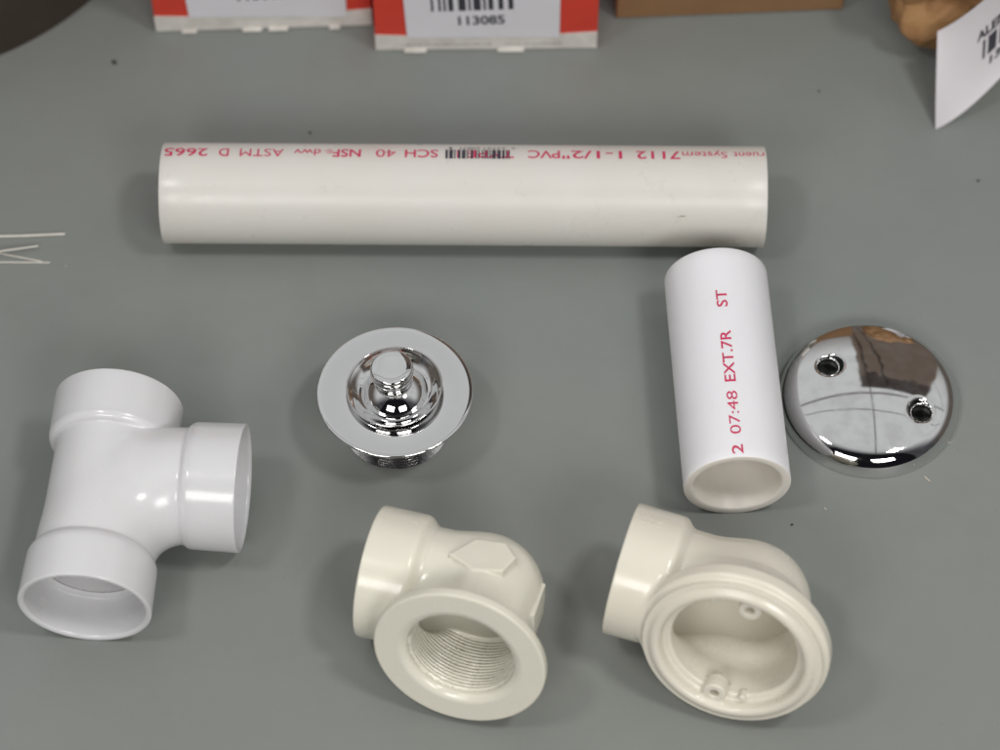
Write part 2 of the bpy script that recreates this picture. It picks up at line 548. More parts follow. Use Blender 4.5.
bm = bmesh.new()
q_ = [(0, 0), (1.6, 0.5), (3.4, 0.35), (5.0, 1.25), (3.6, 1.0), (1.7, 1.05)]
f = bm.faces.new([bm.verts.new((x, y, 0)) for x, y in q_])
so = (P(676, 224, 0.03)-a).dot((b-a).normalized())/MM
mapped(bm, lambda x, y: on_long(so+x, -62+y*2.2))
from_bm('scuff_mark', bm, M['ink_faint'], lp, None)

# ================================================================== SHORT PIPE
a2 = P(715.5, 278.0, RP*MM); b2 = P(737.3, 485.5, RP*MM)
Ls = (b2-a2).length/MM
yaw2 = math.atan2(b2.y-a2.y, b2.x-a2.x)
spp = empty('plastic_pipe', a2, 'short white plastic pipe with pink date printing, open end facing the viewer', 'pipe', rot=(0, 0, yaw2))
tube = pipe_obj('tube', Ls, M['pvc_short'], spp, M['pvc_sawn']); tube.rotation_euler = (0, R(90), 0)


def on_short(s, off):
    r = (RP+0.06)*MM; th = off/RP      # off: mm around the pipe, + to the left
    return Vector((s*MM, -r*math.sin(th), r*math.cos(th)))


def s2_of(v):
    q = P(725, v, RP*MM*1.95); return (q-a2).dot((b2-a2).normalized())/MM


bl = []
for wd, v0, v1 in (('2', 455.5, 446), ('07:48', 435.5, 392.5), ('EXT.7R', 383, 331.5), ('ST', 308, 291)):
    s0, s1 = s2_of(v0), s2_of(v1)
    tb = fit_bm(text_mesh(wd, 0.014), s0-s1, 5.1, 10); mapped(tb, lambda x, y, s0=s0: Vector((s0-x, y, 0))); bl.append(tb)
tb = merge(bl)
# reading direction runs from the open end to the far end; letters stand to the left
mapped(tb, lambda x, y: on_short(x, y-1.2))
from_bm('printed_lettering', tb, M['ink_red'], spp, None)

# ================================================================== TEE
LT, LBm, BX = 41.0, 65.2, 61.4    # run end (top), run end (bottom), branch end


def tee(x, y, z, full=True):
    ru = np.sqrt(x*x+z*z); rb = np.sqrt(y*y+z*z)
    run = smax(smax(ru-24.9, y-(LT-4), .6), -(LBm-4)-y, .6)
    br = smax(smax(rb-24.7, x-(BX-4), .6), 8-x, 8)
    # long sweep from the branch down into the run
    cx, cy = 44.0, -44.0
    q = np.sqrt((x-cx)**2+(y-cy)**2)
    tor = np.sqrt((q-44.0)**2+z*z)-24.7
    tor = np.maximum(tor, np.maximum(x-cx, cy-y))
    body = smin(smin(run, tor, 6), br, 5)
    # hubs with a short sloping shoulder
    def hub(r, s, a0, a1, ro):
        rad = ro+(s-a1)*0.02
        sh = (r-ro)*0.80+(a0-s)*0.60
        return smax(smax(smax(r-rad, s-a1, 0.7), a0-s-3.0, .6), sh, 1.0)
    h1 = hub(ru, y, LT-22, LT, 29.1); h2 = hub(ru, -y, LBm-22, LBm, 29.1); h3 = hub(rb, x, BX-22, BX, 28.9)
    body = smin(smin(smin(body, h1, 1.2), h2, 1.2), h3, 1.2)
    # bores
    bore = smax(ru-20.8, np.abs(y+12)-60, .5)
    bore = smin(bore, smax(rb-20.8, -x, .5), 3)
    tb_ = np.maximum(np.sqrt((q-44.0)**2+z*z)-20.6, np.maximum(x-cx, cy-y))
    bore = smin(bore, tb_, 3)
    for r, s, e in ((ru, y, LT), (ru, -y, LBm), (rb, x, BX)):
        sock = smax(r-(26.4+(s-e)*0.05), (e-19.5)-s, .8)
        cham = np.maximum((r-27.0)*0.85-(s-e)*0.53, e-3-s)
        bore = np.minimum(bore, np.minimum(sock, cham))
    return smax(body, -bore, 0.9)


# small moulding vestiges
def tee_f(x, y, z):
    d = tee(x, y, z)
    return d


tdir = (P(84.4, 608.5, .029)-P(119.5, 404, .029)); tdir.z = 0; tdir.normalize()
Yl = -tdir; Xl = Vector((-tdir.y, tdir.x, 0)); Xl = Xl if Xl.x > 0 else -Xl
Mt = Matrix((Xl, Yl, Vector((0, 0, 1)))).transposed()
org = P(119.5, 404, .029)+tdir*LT*MM
tt = empty('tee_fitting', (org.x, org.y, 0.029), 'glossy bluish white plastic tee fitting with three hubs, lying leftmost on the table', 'pipe fitting')


def tee_reg(x, y, z):
    g = np.zeros(len(x), int)
    ru = np.sqrt(x*x+z*z); rb = np.sqrt(y*y+z*z)
    g[(y > LT-21.5) & (ru > 24.3) & (ru < 31)] = 1
    g[(y < -(LBm-21.5)) & (ru > 24.3)] = 2
    g[(x > BX-21.5) & (rb > 24.3)] = 3
    g[(y > LT-1.2)] = 1; g[(y < -(LBm-1.2))] = 2; g[(x > BX-1.2)] = 3
    return g


_, v = sdf_parts(tee_f, (-33, -71, -33), (66, 46, 33), 0.75, tee_reg, ['body', 'hub', 'hub', 'hub'], M['pvc_tee'], tt)
tt.rotation_euler = Mt.to_euler(); tt.location.z = drop(tt, v, Mt)

# ================================================================== ELBOWS


def frame_from(n, h):
    n = n.normalized(); h = (h-n*h.dot(n)).normalized(); u = h.cross(n)
    return Matrix((h, n, u)).transposed()


def world_vec(r, u, t): return AXR*r+AXU*u+AXT*t


def local_frame(u, v_):
    T = (cam_pos-P(u, v_, 0.03)).normalized(); Rr = (AXR-T*AXR.dot(T)).normalized()
    return Rr, T.cross(Rr), T


def solve_arms(F, n, h, u, v_):
    """arm lengths so that the hub end centre lies on the ray through (u, v_)"""
    d = AXR*((u-500)/FPX)-AXU*((v_-375)/FPX)-AXT
    # F - n*L1 + h*L2 = cam + d*t
    A = np.array([[-n.x, h.x, -d.x], [-n.y, h.y, -d.y], [-n.z, h.z, -d.z]])
    return np.linalg.solve(A, np.array(cam_pos-F))


def hub_sdf(r, s, e, ro, length, shoulder=4.5):
    sh = (r-ro)*0.68+((e-length)-s)*0.73
    rad = ro+(s-e)*0.015
    return smax(smax(smax(r-rad, s-e, .9), (e-length-shoulder)-s, .6), sh, 1.4)


def poly_sdf(px, py, pts):
    """signed distance to a convex polygon"""
    d = None; n = len(pts)
    ar = sum(pts[i][0]*pts[(i+1) % n][1]-pts[(i+1) % n][0]*pts[i][1] for i in range(n))
    sg = 1 if ar > 0 else -1
    for i in range(n):
        x0, y0 = pts[i]; x1, y1 = pts[(i+1) % n]; ln = math.hypot(x1-x0, y1-y0)
        e = ((px-x0)*(y1-y0)-(py-y0)*(x1-x0))/ln*sg
        d = e if d is None else np.maximum(d, e)
    return d


# ---- drain shoe with threaded mouth
Rr, Uu, Tt = local_frame(460, 640); n1 = Rr*-.26+Uu*-.70+Tt*.665
Rr, Uu, Tt = local_frame(372, 572); h1 = Rr*-.945+Uu*.255+Tt*-.209
n1.normalize(); av = n1.cross(Vector((0, 0, 1))).normalized(); av = av if av.x < 0 else -av
bv = n1.cross(av); bv = bv if bv.z > 0 else -bv
h1 = av*math.cos(R(-1.5))+bv*math.sin(R(-1.5))
M1 = frame_from(n1, h1)
F1 = P(458.8, 662.3, .0376)
l1_, l2_, _t = solve_arms(F1, M1.col[1], M1.col[0], 371.9, 574.0)
L1, L2 = l1_*1000, l2_*1000
print('elbow1 arms', L1, L2, 'n', M1.col[1], 'h', M1.col[0])
Hh = (-.945, .255); Nn = (-.328, -.67)
pad = []
for u, v_ in ((345, 190), (430, 148), (520, 165), (545, 210), (500, 250), (410, 240)):
    dx = (u-447)/3*.43; dy = -(v_-199)/3*.43
    det = Hh[0]*Nn[1]-Nn[0]*Hh[1]
    pad.append(((dx*Nn[1]-Nn[0]*dy)/det, 2.5+(Hh[0]*dy-Hh[1]*dx)/det))


def elbow1(x, y, z):
    rh = np.sqrt(y*y+z*z); rn = np.sqrt(x*x+z*z)
    pipe = smax(np.sqrt(rh**2+np.minimum(x, 0)**2)-24.9, x-(L2-6), .6)
    # barrel of the mouth, rounded off at the back
    back = np.sqrt(x*x+z*z+np.minimum(y+1.0, 0)**2*1.05)-26.0
    barrel = smax(back, y-(L1-2), .6)
    # wrench flats
    flats = smax(barrel, (np.abs(x*0.5+z*0.866)-24.5), 1.0)
    flats = smax(flats, (np.abs(-x*0.5+z*0.866)-24.5), 1.0)
    body = smin(pipe, flats, 5)
    pd = smax(smax(poly_sdf(x, y, pad), z-26.8, .7), 18-z, .6)
    body = smin(body, pd, .8)
    pd2 = smax(smax(smax(np.abs(z)-9, np.abs(y-4)-10, .8), -x-26.4, .7), x+18, .6)
    body = smin(body, pd2, .8)
    body = smin(body, hub_sdf(rh, x, L2, 29.3, 21), 1.6)
    fl = smax(smax(rn-37.7, y-L1, 0.9), (L1-4.6)-y, 1.1)
    body = smin(body, fl, 2.0)
    # bores
    thr = 22.9+0.32*np.sin(2*np.pi*(y/1.8)+np.arctan2(z, x))
    thr = np.where(y > L1-4.5, 23.6, thr)
    mouth = smax(rn-thr, 6-y, .5)
    mouth = smin(mouth, np.maximum((rn-26.4)*0.6-(y-L1)*0.8, L1-8-y), 1.2)
    core = np.sqrt(rn**2+np.minimum(y-6, 0)**2)-20.4
    core = np.maximum(core, y-10)
    bore = smin(smin(mouth, core, .8), np.sqrt(rh**2+np.minimum(x, 0)**2)-20.6, 2)
    sock = smax(rh-(24.6+(x-L2)*0.02), (L2-19)-x, .8)
    cham = np.maximum((rh-26.2)*0.707-(x-L2)*0.707, L2-3-x)
    bore = np.minimum(bore, np.minimum(sock, cham))
    return smax(body, -bore, 0.8)


def elbow_reg(l1, l2, fr):
    def reg(x, y, z):
        g = np.zeros(len(x), int); rh = np.sqrt(y*y+z*z); rn = np.sqrt(x*x+z*z)
        g[(x > l2-21-5) & (rh > 24.0) & (x > 28) & (rn > 30)] = 1
        g[(y > l1-fr) & (rn > 27.2)] = 2
        g[(x > l2-21-5) & (rh > 24.0) & (rh < 30.0) & (rn > 30)] = 1
        return g
    return reg


e1 = empty('elbow_fitting', F1, 'cream plastic elbow with a plain wide flange, threaded mouth and raised flat pad', 'pipe fitting')
_, v = sdf_parts(elbow1, (-43, -31, -43), (L2+3, L1+3, 43), 0.7, elbow_reg(L1, L2, 5.6), ['body', 'hub', 'flange'], M['pvc_elbow'], e1)
c1w = F1-M1 @ Vector((0, L1*MM, 0))
e1.location = c1w; e1.location.z = drop(e1, v, M1); e1.rotation_euler = M1.to_euler()
print('elbow1 z fit', c1w.z, e1.location.z)

# ---- overflow elbow with stepped rim and screw bosses
Rr, Uu, Tt = local_frame(735, 630); n2 = Rr*-.215+Uu*-.665+Tt*.715
Rr, Uu, Tt = local_frame(621, 566); h2 = Rr*-.965+Uu*.26+Tt*-.053
M2 = frame_from(n2, h2)
F2 = P(730.7, 655.0, .0445)
l1_, l2_, _t = solve_arms(F2, M2.col[1], M2.col[0], 621.2, 565.8)
K1, K2 = l1_*1000, l2_*1000
print('elbow2 arms', K1, K2, 'n', M2.col[1], 'h', M2.col[0])


def elbow2(x, y, z):
    rh = np.sqrt(y*y+z*z); rn = np.sqrt(x*x+z*z)
    pipe = smax(np.sqrt(rh**2+np.minimum(x, 0)**2)-24.9, x-(K2-6), .6)
    back = np.sqrt(x*x+z*z+np.minimum(y+1.5, 0)**2*1.05)-26.6
    barrel = smax(back-np.clip(y-2, 0, 40)*0.42, y-(K1-2), .6)
    body = smin(pipe, barrel, 6)
    body = smin(body, hub_sdf(rh, x, K2, 29.4, 22), 1.6)
    fl = smax(smax(smax(rn-41.2, y-(K1-5.5), 1.6), (rn-37.0)*0.62+(y-K1+2.2)*0.78, 1.2), (K1-13.0)-y, 1.4)
    fl = smin(fl, smax(smax(rn-(34.8-(y-K1)*0.30), y-K1, 1.8), (K1-10)-y, .6), 1.8)
    body = smin(body, fl, 3)
    mouth = smax(rn-(31.0+(y-K1)*0.05), (K1-5.8)-y, 1.2)
    mouth = smin(mouth, np.maximum((rn-31.9)*0.707-(y-K1)*0.707, K1-4-y), 1.5)
    core = smax(np.sqrt(rn**2+(1.5*np.minimum(y-14, 0))**2)-25.6-np.clip(y-8, 0, 30)*0.09, y-(K1-5), .5)
    bore = smin(smin(mouth, core, 1.5), np.sqrt(rh**2+np.minimum(x, 0)**2)-20.8, 4)
    sock = smax(rh-(24.5+(x-K2)*0.02), (K2-19)-x, .8)
    cham = np.maximum((rh-26.8)*0.707-(x-K2)*0.707, K2-3-x)
    bore = np.minimum(bore, np.minimum(sock, cham))
    d = smax(body, -bore, 1.0)
    for sx, sz in ((-3.0, 26.4), (3.0, -26.4)):
        rr_ = np.sqrt((x-sx)**2+(z-sz)**2)
        ex = np.sqrt((x-sx*1.2)**2+(z-sz*1.2)**2)
        bs = smax(smax(np.minimum(rr_-5.0, np.maximum(ex-5.4, rn-31)), y-(K1-2.2), 1.0), (K1-10)-y, .6)
        d = smin(d, bs, 1.5)
        d = smax(d, -smax(rr_-1.9, (K1-14)-y, .4), .8)
    nb = smax(np.sqrt((x+9)**2+(z+26.3)**2)-1.7, np.abs(y-(K1-6))-2.5, .8)
    nb2 = smax(np.sqrt((x-13)**2+(z-25)**2)-1.5, np.abs(y-(K1-6))-2.5, .8)
    return smin(smin(d, nb, .8), nb2, .8)


e2 = empty('elbow_fitting', F2, 'deeper cream plastic elbow with a stepped rim and two screw bosses inside its mouth', 'pipe fitting')
_, v = sdf_parts(elbow2, (-46, -31, -46), (K2+3, K1+3, 46), 0.7, elbow_reg(K1, K2, 14.0), ['body', 'hub', 'flange'], M['pvc_elbow_b'], e2)
c2w = F2-M2 @ Vector((0, K1*MM, 0))
e2.location = c2w; e2.location.z = drop(e2, v, M2); e2.rotation_euler = M2.to_euler()
print('elbow2 z fit', c2w.z, e2.location.z)
# faint raised moulding marks on the hub
bl = []
for wd, s0, s1, yy_ in (('PVC', K2-13, K2-4, 3.4), ('1-1/2', K2-13.5, K2-3.5, 0.0)):
    tb = fit_bm(text_mesh(wd, 0.01), s1-s0, 2.6, 6); mapped(tb, lambda x, y, s0=s1, yy_=yy_: Vector((s0-x, y+yy_, 0))); bl.append(tb)
tb = merge(bl)
r_ = bmesh.ops.extrude_face_region(tb, geom=tb.faces[:])
top = [g for g in r_['geom'] if isinstance(g, bmesh.types.BMVert)]
for g in top: g.co.z = 0.28
for v_ in tb.verts:
    th = math.radians(6)-(v_.co.y-3)/29.3; rr_ = (29.15+v_.co.z)*MM
    v_.co = Vector((v_.co.x*MM, -rr_*math.sin(th), rr_*math.cos(th)))
from_bm('moulded_lettering', tb, M['pvc_mark'], e2, 30)

# ================================================================== OVERFLOW PLATE
HP = 17.5; RC = 104.0; RO = 41.9
holes = []
pc = P(868.0, 402.5, 0)
for u, v_ in ((828.8, 363.5), (922.5, 409.8)):
    q = P(u, v_, 0.0152); holes.append(((q.x-pc.x)/MM, (q.y-pc.y)/MM))


def plate(x, y, z):
    r = np.sqrt(x*x+y*y)
    cap = np.sqrt(x*x+y*y+(z-(HP-RC))**2)-RC
    side = r-RO+np.clip(z, 0, 20)*0.01
    outer = smax(cap, side, 7.5)
    inner = smax(cap+1.5, side+1.5, 6.5)
    d = smax(outer, -inner, .4)
    for hx, hy in holes:
        rr_ = np.sqrt((x-hx)**2+(y-hy)**2)
        tubew = smax(smax(rr_-5.6, outer+0.3, .6), 8.0-z, .5)
        d = smin(d, tubew, 1.2)
        # funnel
        cut = smax(rr_-4.3, 6-z, .3)
        fun = (np.sqrt(rr_**2+(z-(HP+1.5))**2))-7.6
        d = smax(d, -cut, .8)
        d = smax(d, -fun, 1.6)
    return smax(d, -z, .3)


def plate_reg(x, y, z):
    return np.zeros(len(x), int)


pl = empty('overflow_plate', (pc.x, pc.y, 0), 'round domed chrome cover plate with two screw holes beside the short pipe', 'cover plate')


def plate_reg(x, y, z):
    g = np.zeros(len(x), int)
    for hx, hy in holes: g[np.sqrt((x-hx)**2+(y-hy)**2) < 5.9] = 1 if hx < 0 else 2
    return g


sdf_parts(plate, (-44, -44, -1), (44, 44, 19), 0.42, plate_reg, ['cap', 'screw_hole', 'screw_hole'], M['chrome'], pl)

# ================================================================== STRAINER (tub drain with lift knob)
q = P(396.8, 426.5, 0)
st = empty('tub_drain', (q.x, q.y, 0), 'chrome tub drain with flat round flange, threaded barrel and knobbed stopper', 'drain')
HF = 30.0
prof = []
# threaded barrel
bp = [(21.2, 0.0), (22.9, 0.0), (23.7, 0.8)]
z0 = 1.2; pitch = 2.2
while z0 < 23:
    bp += [(23.3, z0), (24.4, z0+0.75), (24.5, z0+1.05), (23.3, z0+1.85)]; z0 += pitch
bp += [(23.3, z0), (23.3, HF-2.0), (21.2, HF-2.0)]
bm = lathe_bm(bp, 144, closed=True)
for v_ in bm.verts:       # helix run-out of the thread
    a_ = math.atan2(v_.co.y, v_.co.x)
    if 0.0015 < v_.co.z < 0.024: v_.co.z += (a_/(2*math.pi))*pitch*MM*0.5
from_bm('threaded_barrel', bm, M['chrome_rough'], st, 20)
# flange
fp = [(17.6, HF-6), (19.0, HF-6), (19.8, HF-3.2), (30, HF-2.3), (34.4, HF-1.8)]+arc(34.9, HF-0.95, 0.75, -80, 82, 8)
fp += [(33.5, HF-0.21), (30, HF-0.24), (26, HF-0.30), (22.5, HF-0.38), (20.4, HF-0.44), (19.6, HF-0.8), (19.1, HF-1.8), (18.5, HF-3.6), (17.9, HF-5.0)]
bm = lathe_bm(fp, 192, closed=True)
from_bm('flange', bm, M['chrome'], st, 60)
# stopper: thin cupped brim round a bulb
zr = HF+3.3


def curve(pts, n=6):
    out = []
    for i in range(len(pts)-1):
        p0 = pts[max(i-1, 0)]; p1 = pts[i]; p2 = pts[i+1]; p3 = pts[min(i+2, len(pts)-1)]
        for k in range(n):
            t_ = k/n
            out.append(tuple(0.5*((2*p1[c])+(-p0[c]+p2[c])*t_+(2*p0[c]-5*p1[c]+4*p2[c]-p3[c])*t_*t_+(-p0[c]+3*p1[c]-3*p2[c]+p3[c])*t_**3) for c in (0, 1)))
    out.append(pts[-1]); return out


sp_ = [(0, zr-15), (5.5, zr-15), (6, zr-14.5), (6, zr-9.5)]+curve([(9.0, zr-9.4), (12.0, zr-8.6), (14.6, zr-7.0), (17.7, zr-4.2), (20.2, zr-2.1), (21.4, zr-1.0)], 4)
sp_ += arc(21.5, zr-0.45, 0.45, -60, 120, 8)
sp_ += curve([(21.0, zr-0.5), (19.8, zr-1.5), (18.3, zr-2.9), (16.8, zr-4.0), (15.6, zr-4.5), (15.1, zr-4.55)], 5)
sp_ += arc(0, zr-14.5, 18.0, 33.5, 65.6, 24)
sp_ += [(6.6, zr+1.9), (0, zr+2.0)]
bm = lathe_bm(sp_, 192)
stp = from_bm('stopper', bm, M['chrome'], st, 48)
kb = zr+2.4
stp.rotation_euler = (0, R(-3.0), 0); stp.location = (0.0016, 0, 0.0006)
kp = [(0, kb-0.9), (7.2, kb-0.9), (7.3, kb-0.2)]+curve([(7.6, kb+0.2), (8.6, kb+0.8), (8.8, kb+1.7), (8.4, kb+2.5), (7.9, kb+2.9)], 3)
kp += curve([(7.9, kb+3.3), (8.5, kb+4.4), (9.2, kb+6.2), (9.7, kb+8.2), (9.85, kb+10.6), (9.6, kb+12.2), (9.1, kb+12.9)], 3)
kp += [(8.7, kb+13.1), (6, kb+13.2), (3, kb+13.25), (0, kb+13.25)]
bm = lathe_bm(kp, 128)
from_bm('knob', bm, M['chrome'], stp, 50)

# ================================================================== CARTONS AT THE BACK


def carton(name, a, b, height, depth, label, cat, group, wh):
    """a, b: ground points of the front face's left and right lower corners"""
    W = (b-a).length; yaw_ = math.atan2(b.y-a.y, b.x-a.x)
    root = empty(name, (a.x, a.y, 0), label, cat, group, rot=(0, 0, yaw_))
    bm = box_bm(W, depth, height, 0.0012, 3, (W/2, depth/2, height/2+0.0002))
    bd = from_bm('carton_body', bm, M['red'], root, 35)
    return root, W


def panel(name, parent, outline, y, mat, thick=0.0004):
    """flat sheet lying on the front face; outline in (x, z) metres"""
    bm = bmesh.new(); vs = [bm.verts.new((x, y, z)) for x, z in outline]; f = bm.faces.new(vs)
    r_ = bmesh.ops.extrude_face_region(bm, geom=[f])
    for g in r_['geom']:
        if isinstance(g, bmesh.types.BMVert): g.co.y -= thick
    return from_bm(name, bm, mat, parent, 30)


def face_ink(name, bm, parent, y, mat):
    mapped(bm, lambda x, z: Vector((x*MM, y, z*MM)))
    return from_bm(name, bm, mat, parent, None)


def rot_bm(bm, deg, cx, cy):
    c_, s_ = math.cos(R(deg)), math.sin(R(deg))
    for v_ in bm.verts:
        x, y = v_.co.x-cx, v_.co.y-cy; v_.co = Vector((cx+x*c_-y*s_, cy+x*s_+y*c_, 0))
    return bm


def red_carton(a, b, label, lab, bars, digits, tilt, seed):
    root, W = carton('carton', a, b, 0.125, 0.060, label, 'box', 'red and white cartons with barcode labels', None)
    Wm = W
    # white base strip with a bowed upper edge
    n = 24; up = []
    for i in range(n+1):
        t_ = i/n; up.append((t_*(Wm-0.0004)+0.0002, 0.0128-0.0026*math.sin(t_*math.pi)+0.001*(t_-.5)))
    bp_ = [(Wm-0.0002, 0.0008), (0.0002, 0.0008)]
    panel('base_strip', root, up+bp_, 0.0, M['band'], 0.0004)
    # small tabs that peep out along the bottom edge
    for tx, tw in ((0.12, .07), (0.40, .09), (0.52, .09), (0.80, .05)) if seed == 1 else ((0.13, .10), (0.55, .12)):
        bm = box_bm(W*tw, 0.003, 0.0011, 0.0004, 2, (W*(tx+tw/2), -0.0012, 0.0012))
        from_bm('bottom_tab', bm, M['band'], root, 35)
    l0, l1 = lab
    lb = panel('paper_label', root, [(l0[0], l0[1]), (l1[0], l1[1]), (l1[0]+0.0, 0.105), (l0[0]-0.004, 0.105)], -0.0006, M['label'], 0.0003)
    bx, bw, bz, bh = bars
    if bh:
        tb = bars_bm(bw, bh, 0, 34, seed+20); shift(tb, bx, bz); rot_bm(tb, tilt, bx+bw/2, bz)
        face_ink('barcode', tb, lb, -0.00095, M['ink_label'])
    dx, dw, dz, dh = digits
    tb = fit_bm(text_mesh('113085', 0.03), dw, dh); shift(tb, dx, dz); rot_bm(tb, tilt, dx+dw/2, dz)
    face_ink('label_digits', tb, lb, -0.00095, M['ink_label'])
    # small unreadable print along the base strip
    if seed == 2:
        rr_ = random.Random(4); bm = bmesh.new()
        x = 14.0
        while x < W/MM-18:
            wd = rr_.uniform(0.5, 1.6)
            if not (58 < x < 66):
                hh_ = rr_.uniform(0.6, 1.3)
                bm.faces.new([bm.verts.new(p) for p in ((x, 4.6, 0), (x+wd, 4.6, 0), (x+wd, 4.6+hh_, 0), (x, 4.6+hh_, 0))])
            x += wd+rr_.uniform(0.3, 1.2)
        face_ink('small_print', bm, root, -0.00075, M['ink_faint'])
    return root


a_ = P(375.5, 50.5); b_ = P(597, 48.5)
red_carton(a_, b_, 'right-hand and nearer of the two red cartons, barcode and number showing on its label',
           ((0.0165, 0.0105), (0.0935, 0.0100)), (29.0, 42.5, 31.0, 22.0), (42.5, 23.5, 20.5, 6.6), 2.0, 2)
a_ = P(156, 32.0); b_ = P(372.6, 25.5)
red_carton(a_, b_, 'left-hand and farther of the two red cartons, only the number showing on its label',
           ((0.018, 0.0115), (0.098, 0.0085)), (31, 42, 34, 20), (43.5, 25, 23.5, 6.6), 2.0, 1)

# brown cardboard box
a_ = P(616, 19.5); b_ = P(843, 10.5)
W = (b_-a_).length
cb = empty('cardboard_box', (a_.x, a_.y, 0), 'plain brown cardboard box at the back, right of the red cartons', 'box', rot=(0, 0, math.atan2(b_.y-a_.y, b_.x-a_.x)))
from_bm('box_wall', box_bm(W, 0.085, 0.105, 0.0015, 3, (W/2, 0.0425, 0.0530)), M['card'], cb, 35)
for k, (fy, tilt_) in enumerate(((0.021, 2.0), (0.064, -2.0))):
    bm = box_bm(W-0.002, 0.0418, 0.0022, 0.0006, 2, (W/2, fy, 0.1070))
    from_bm('top_flap', bm, M['card'], cb, 35)

# crumpled kraft paper bag
bmk = bmesh.new(); bmesh.ops.create_icosphere(bmk, subdivisions=6, radius=1)
o0 = P(954, 29, 0)
for v_ in bmk.verts:
    p = v_.co.copy()
    e = 3.2
    s_ = (abs(p.x)**e+abs(p.y)**e+abs(p.z)**e)**(-1/e); p = p*s_
    q_ = Vector((p.x*0.048, p.y*0.034, p.z*0.055+0.055))
    nz = 0
    for fr, am, ox in ((24, .011, 0), (48, .0065, 3), (95, .003, 7)):
        dd, _pp = noise.voronoi(q_*fr+Vector((ox, ox, 0)))
        nz += (0.45-dd[0])*am
        nz += abs(noise.noise(q_*fr*0.8+Vector((0, ox, 5))))*am*-0.8
    nr = p.normalized(); q_ += nr*nz
    k_ = 1-0.16*max(0, 1-q_.z/0.024)**2
    q_.x *= k_; q_.y *= k_
    q_.z = max(q_.z, 0.0)
    v_.co = q_
kb_ = from_bm('paper_bag', bmk, M['kraft'], None, 14)
kb_.location = (o0.x+0.004, o0.y+0.002, 0.0)
tag(kb_, 'crumpled brown kraft paper bag at the top right, behind the curled white tag', 'bag')

# curled white paper tag leaning on the bag
ctrl = [[P(935.5, 129.5, 0.0006), P(962, 117, 0.0010), P(985, 96, 0.014), P(1035, 40, 0.030)],
        [P(935.5, 97, 0.013), P(965, 80, 0.016), P(990, 58, 0.026), P(1040, 5, 0.044)],
        [P(936.5, 64, 0.026), P(968, 47, 0.031), P(995, 22, 0.046), P(1045, -30, 0.068)],
        [P(937.5, 31.5, 0.038), P(962, 19, 0.046), P(985, 3, 0.062), P(1050, -62, 0.090)]]


def bez(t):
    return ((1-t)**3, 3*t*(1-t)**2, 3*t*t*(1-t), t**3)


def tag_pt(s, t, off=0.0):
    def ev(s, t):
        bs, bt = bez(s), bez(t); p = Vector()
        for i in range(4):
            for j in range(4): p += ctrl[i][j]*(bt[i]*bs[j])
        return p
    p = ev(s, t)
    if off:
        e = 1e-3; n_ = (ev(s+e, t)-p).cross(ev(s, t+e)-p).normalized()
        if n_.dot(AXT) < 0: n_ = -n_
        p += n_*off
    return p


bm = bmesh.new(); ns, ntt = 32, 24
g = [[[bm.verts.new(tag_pt(i/ns, j/ntt, o_)) for i in range(ns+1)] for j in range(ntt+1)] for o_ in (0.00012, -0.00012)]
for j in range(ntt):
    for i in range(ns):
        bm.faces.new((g[0][j][i], g[0][j][i+1], g[0][j+1][i+1], g[0][j+1][i]))
        bm.faces.new((g[1][j][i], g[1][j+1][i], g[1][j+1][i+1], g[1][j][i+1]))
for j in range(ntt):
    bm.faces.new((g[0][j][0], g[0][j+1][0], g[1][j+1][0], g[1][j][0])); bm.faces.new((g[0][j][ns], g[1][j][ns], g[1][j+1][ns], g[0][j+1][ns]))
for i in range(ns):
    bm.faces.new((g[0][0][i], g[1][0][i], g[1][0][i+1], g[0][0][i+1])); bm.faces.new((g[0][ntt][i], g[0][ntt][i+1], g[1][ntt][i+1], g[1][ntt][i]))
tg = empty('paper_tag', P(935.5, 129.5, 0.0), 'curled white paper tag with barcode standing on its corner before the kraft bag', 'paper tag')
sheet = from_bm('sheet', bm, M['tag'], tg, 60); sheet.location = -tg.location


def on_tag(bm):
    """bm in units of (s, t) over the sheet"""
    for v_ in bm.verts: v_.co = tag_pt(v_.co.x, v_.co.y, 0.0002)
    return bm


tb = merge([shift(fit_bm(text_mesh('ALEN', 0.045), 0.28, 0.095, 4), 0.46, 0.60), shift(fit_bm(text_mesh('M'), 0.085, 0.095, 4), 0.755, 0.60)])
o = from_bm('printed_name', on_tag(tb), M['ink_label'], tg, None); o.location = -tg.location
tb = bars_bm(0.40, 0.19, 6, 15, 33); shift(tb, 0.52, 0.375)
o = from_bm('barcode', on_tag(tb), M['ink_label'], tg, None); o.location = -tg.location
tb = fit_bm(text_mesh('13085', 0.045), 0.30, 0.075, 4); shift(tb, 0.60, 0.265)
o = from_bm('tag_digits', on_tag(tb), M['ink_label'], tg, None); o.location = -tg.location

# added dark form standing in for top left corner shade, tall to block light
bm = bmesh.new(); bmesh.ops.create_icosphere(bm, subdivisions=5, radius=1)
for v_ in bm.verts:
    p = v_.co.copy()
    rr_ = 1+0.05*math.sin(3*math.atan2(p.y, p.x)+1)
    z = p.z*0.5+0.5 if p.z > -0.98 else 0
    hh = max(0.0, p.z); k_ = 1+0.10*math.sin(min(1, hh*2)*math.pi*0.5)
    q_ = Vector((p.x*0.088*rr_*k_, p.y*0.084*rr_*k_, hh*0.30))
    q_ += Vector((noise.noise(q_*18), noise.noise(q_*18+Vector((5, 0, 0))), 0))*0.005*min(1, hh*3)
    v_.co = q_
po = from_bm('bag', bm, M['shade_form'], None, 60)
q = P(-50, -54, 0); po.location = (q.x, q.y, 0); tag(po, 'added dark brown form standing in for soft shade, cut off by the top left corner of the picture', 'bag')


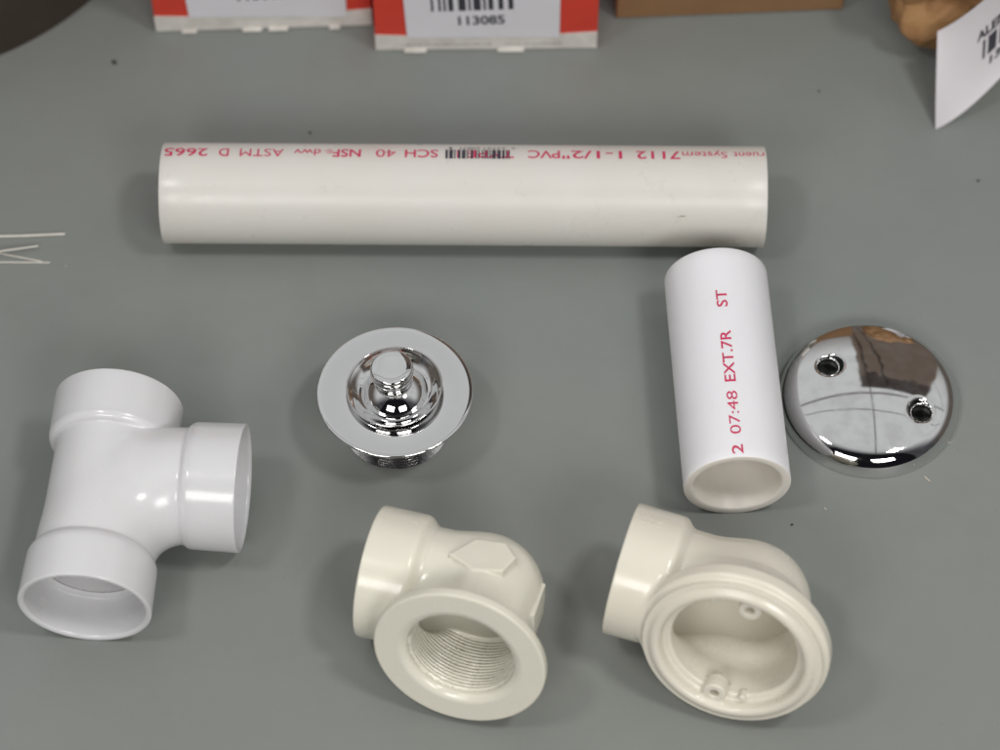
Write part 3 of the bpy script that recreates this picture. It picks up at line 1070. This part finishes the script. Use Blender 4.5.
# thin pale wires at the left edge
def wire(pts, r, label):
    base = pts[0]
    bm = bmesh.new(); seg = 8; rings = []
    # smooth the path
    path = []
    for i in range(len(pts)-1):
        for k in range(6): path.append(pts[i].lerp(pts[i+1], k/6))
    path.append(pts[-1])
    for i, p in enumerate(path):
        d = (path[min(i+1, len(path)-1)]-path[max(i-1, 0)]).normalized()
        s_ = d.cross(Vector((0, 0, 1))).normalized(); u_ = s_.cross(d)
        rings.append([bm.verts.new(p-base+s_*(r*math.cos(2*math.pi*k/seg))+u_*(r*math.sin(2*math.pi*k/seg))) for k in range(seg)])
    for A, B in zip(rings, rings[1:]):
        for k in range(seg): bm.faces.new((A[k], A[(k+1) % seg], B[(k+1) % seg], B[k]))
    bm.faces.new(rings[0]); bm.faces.new(rings[-1][::-1])
    o = from_bm('wire', bm, M['wire'], None, 60); o.location = base
    tag(o, label, 'wire', 'thin pale wires at the left edge')


G = 'thin pale wires at the left edge'
wire([P(-40, 237, .0008), P(20, 236, .0008), P(65, 234, .0008)], .0007, 'topmost and longest of the thin pale wires at the left edge')
wire([P(-40, 258, .0045), P(5, 250.5, .0040), P(38, 246, .0022)], .00045, 'bright short wire slanting upward, second from the top at the left edge')
wire([P(-40, 248, .0007), P(0, 253.5, .0007), P(42, 261.5, .0005)], .0004, 'faint thin wire slanting downward under the bright one at the left edge')
wire([P(-40, 262, .0004), P(5, 262.2, .0004), P(50, 262.6, .0004)], .0004, 'lowest of the thin pale wires lying flat at the left edge')


# little bits lying about
def grit(u, v_, sx, sy, mat, name, label, cat, ang=0.0):
    bm = bmesh.new(); bmesh.ops.create_icosphere(bm, subdivisions=2, radius=1)
    for w_ in bm.verts:
        k = 1+0.35*noise.noise(w_.co*1.7+Vector((u, v_, 0)))
        w_.co = Vector((w_.co.x*sx*k, w_.co.y*sy*k, (w_.co.z*k+0.8)*min(sx, sy)*0.6)) 
    mz = min(w_.co.z for w_ in bm.verts)
    for w_ in bm.verts: w_.co.z -= mz
    o = from_bm(name, bm, M[mat], None, 40); q = P(u, v_, 0); o.location = (q.x, q.y, 0); o.rotation_euler.z = R(ang)
    tag(o, label, cat)


grit(114.5, 63, .0016, .0011, 'crumb_dark', 'grit', 'dark fleck of grit between the dark corner shade form and the left carton', 'speck', -40)
grit(819, 91.5, .0006, .0006, 'crumb_dark', 'grit', 'tiny dark fleck of grit in front of the brown cardboard box', 'speck')
grit(978, 181, .0009, .0006, 'crumb_dark', 'grit', 'tiny dark fleck of grit below the white tag near the right edge', 'speck', 20)
grit(310, 133, .0008, .0006, 'crumb_dark', 'grit', 'tiny dark fleck of grit just behind the long pipe', 'speck', 20)
grit(792, 525, .0007, .0005, 'crumb_dark', 'grit', 'tiny dark fleck of grit between the short pipe and the stepped elbow', 'speck', 20)
grit(927, 479, .0022, .0006, 'crumb', 'plastic_shaving', 'pale sliver of plastic beside the lower rim of the chrome plate', 'shaving', -50)
grit(948, 443, .0032, .00022, 'crumb', 'plastic_shaving', 'hair thin pale sliver right of the chrome plate', 'shaving', 15)
grit(825, 509, .0010, .0005, 'crumb', 'plastic_shaving', 'tiny pale shaving right of the open end of the short pipe', 'shaving', -60)
grit(66, 266, .0005, .0004, 'crumb', 'plastic_shaving', 'tiny pale crumb just right of the thin wires', 'shaving', 0)
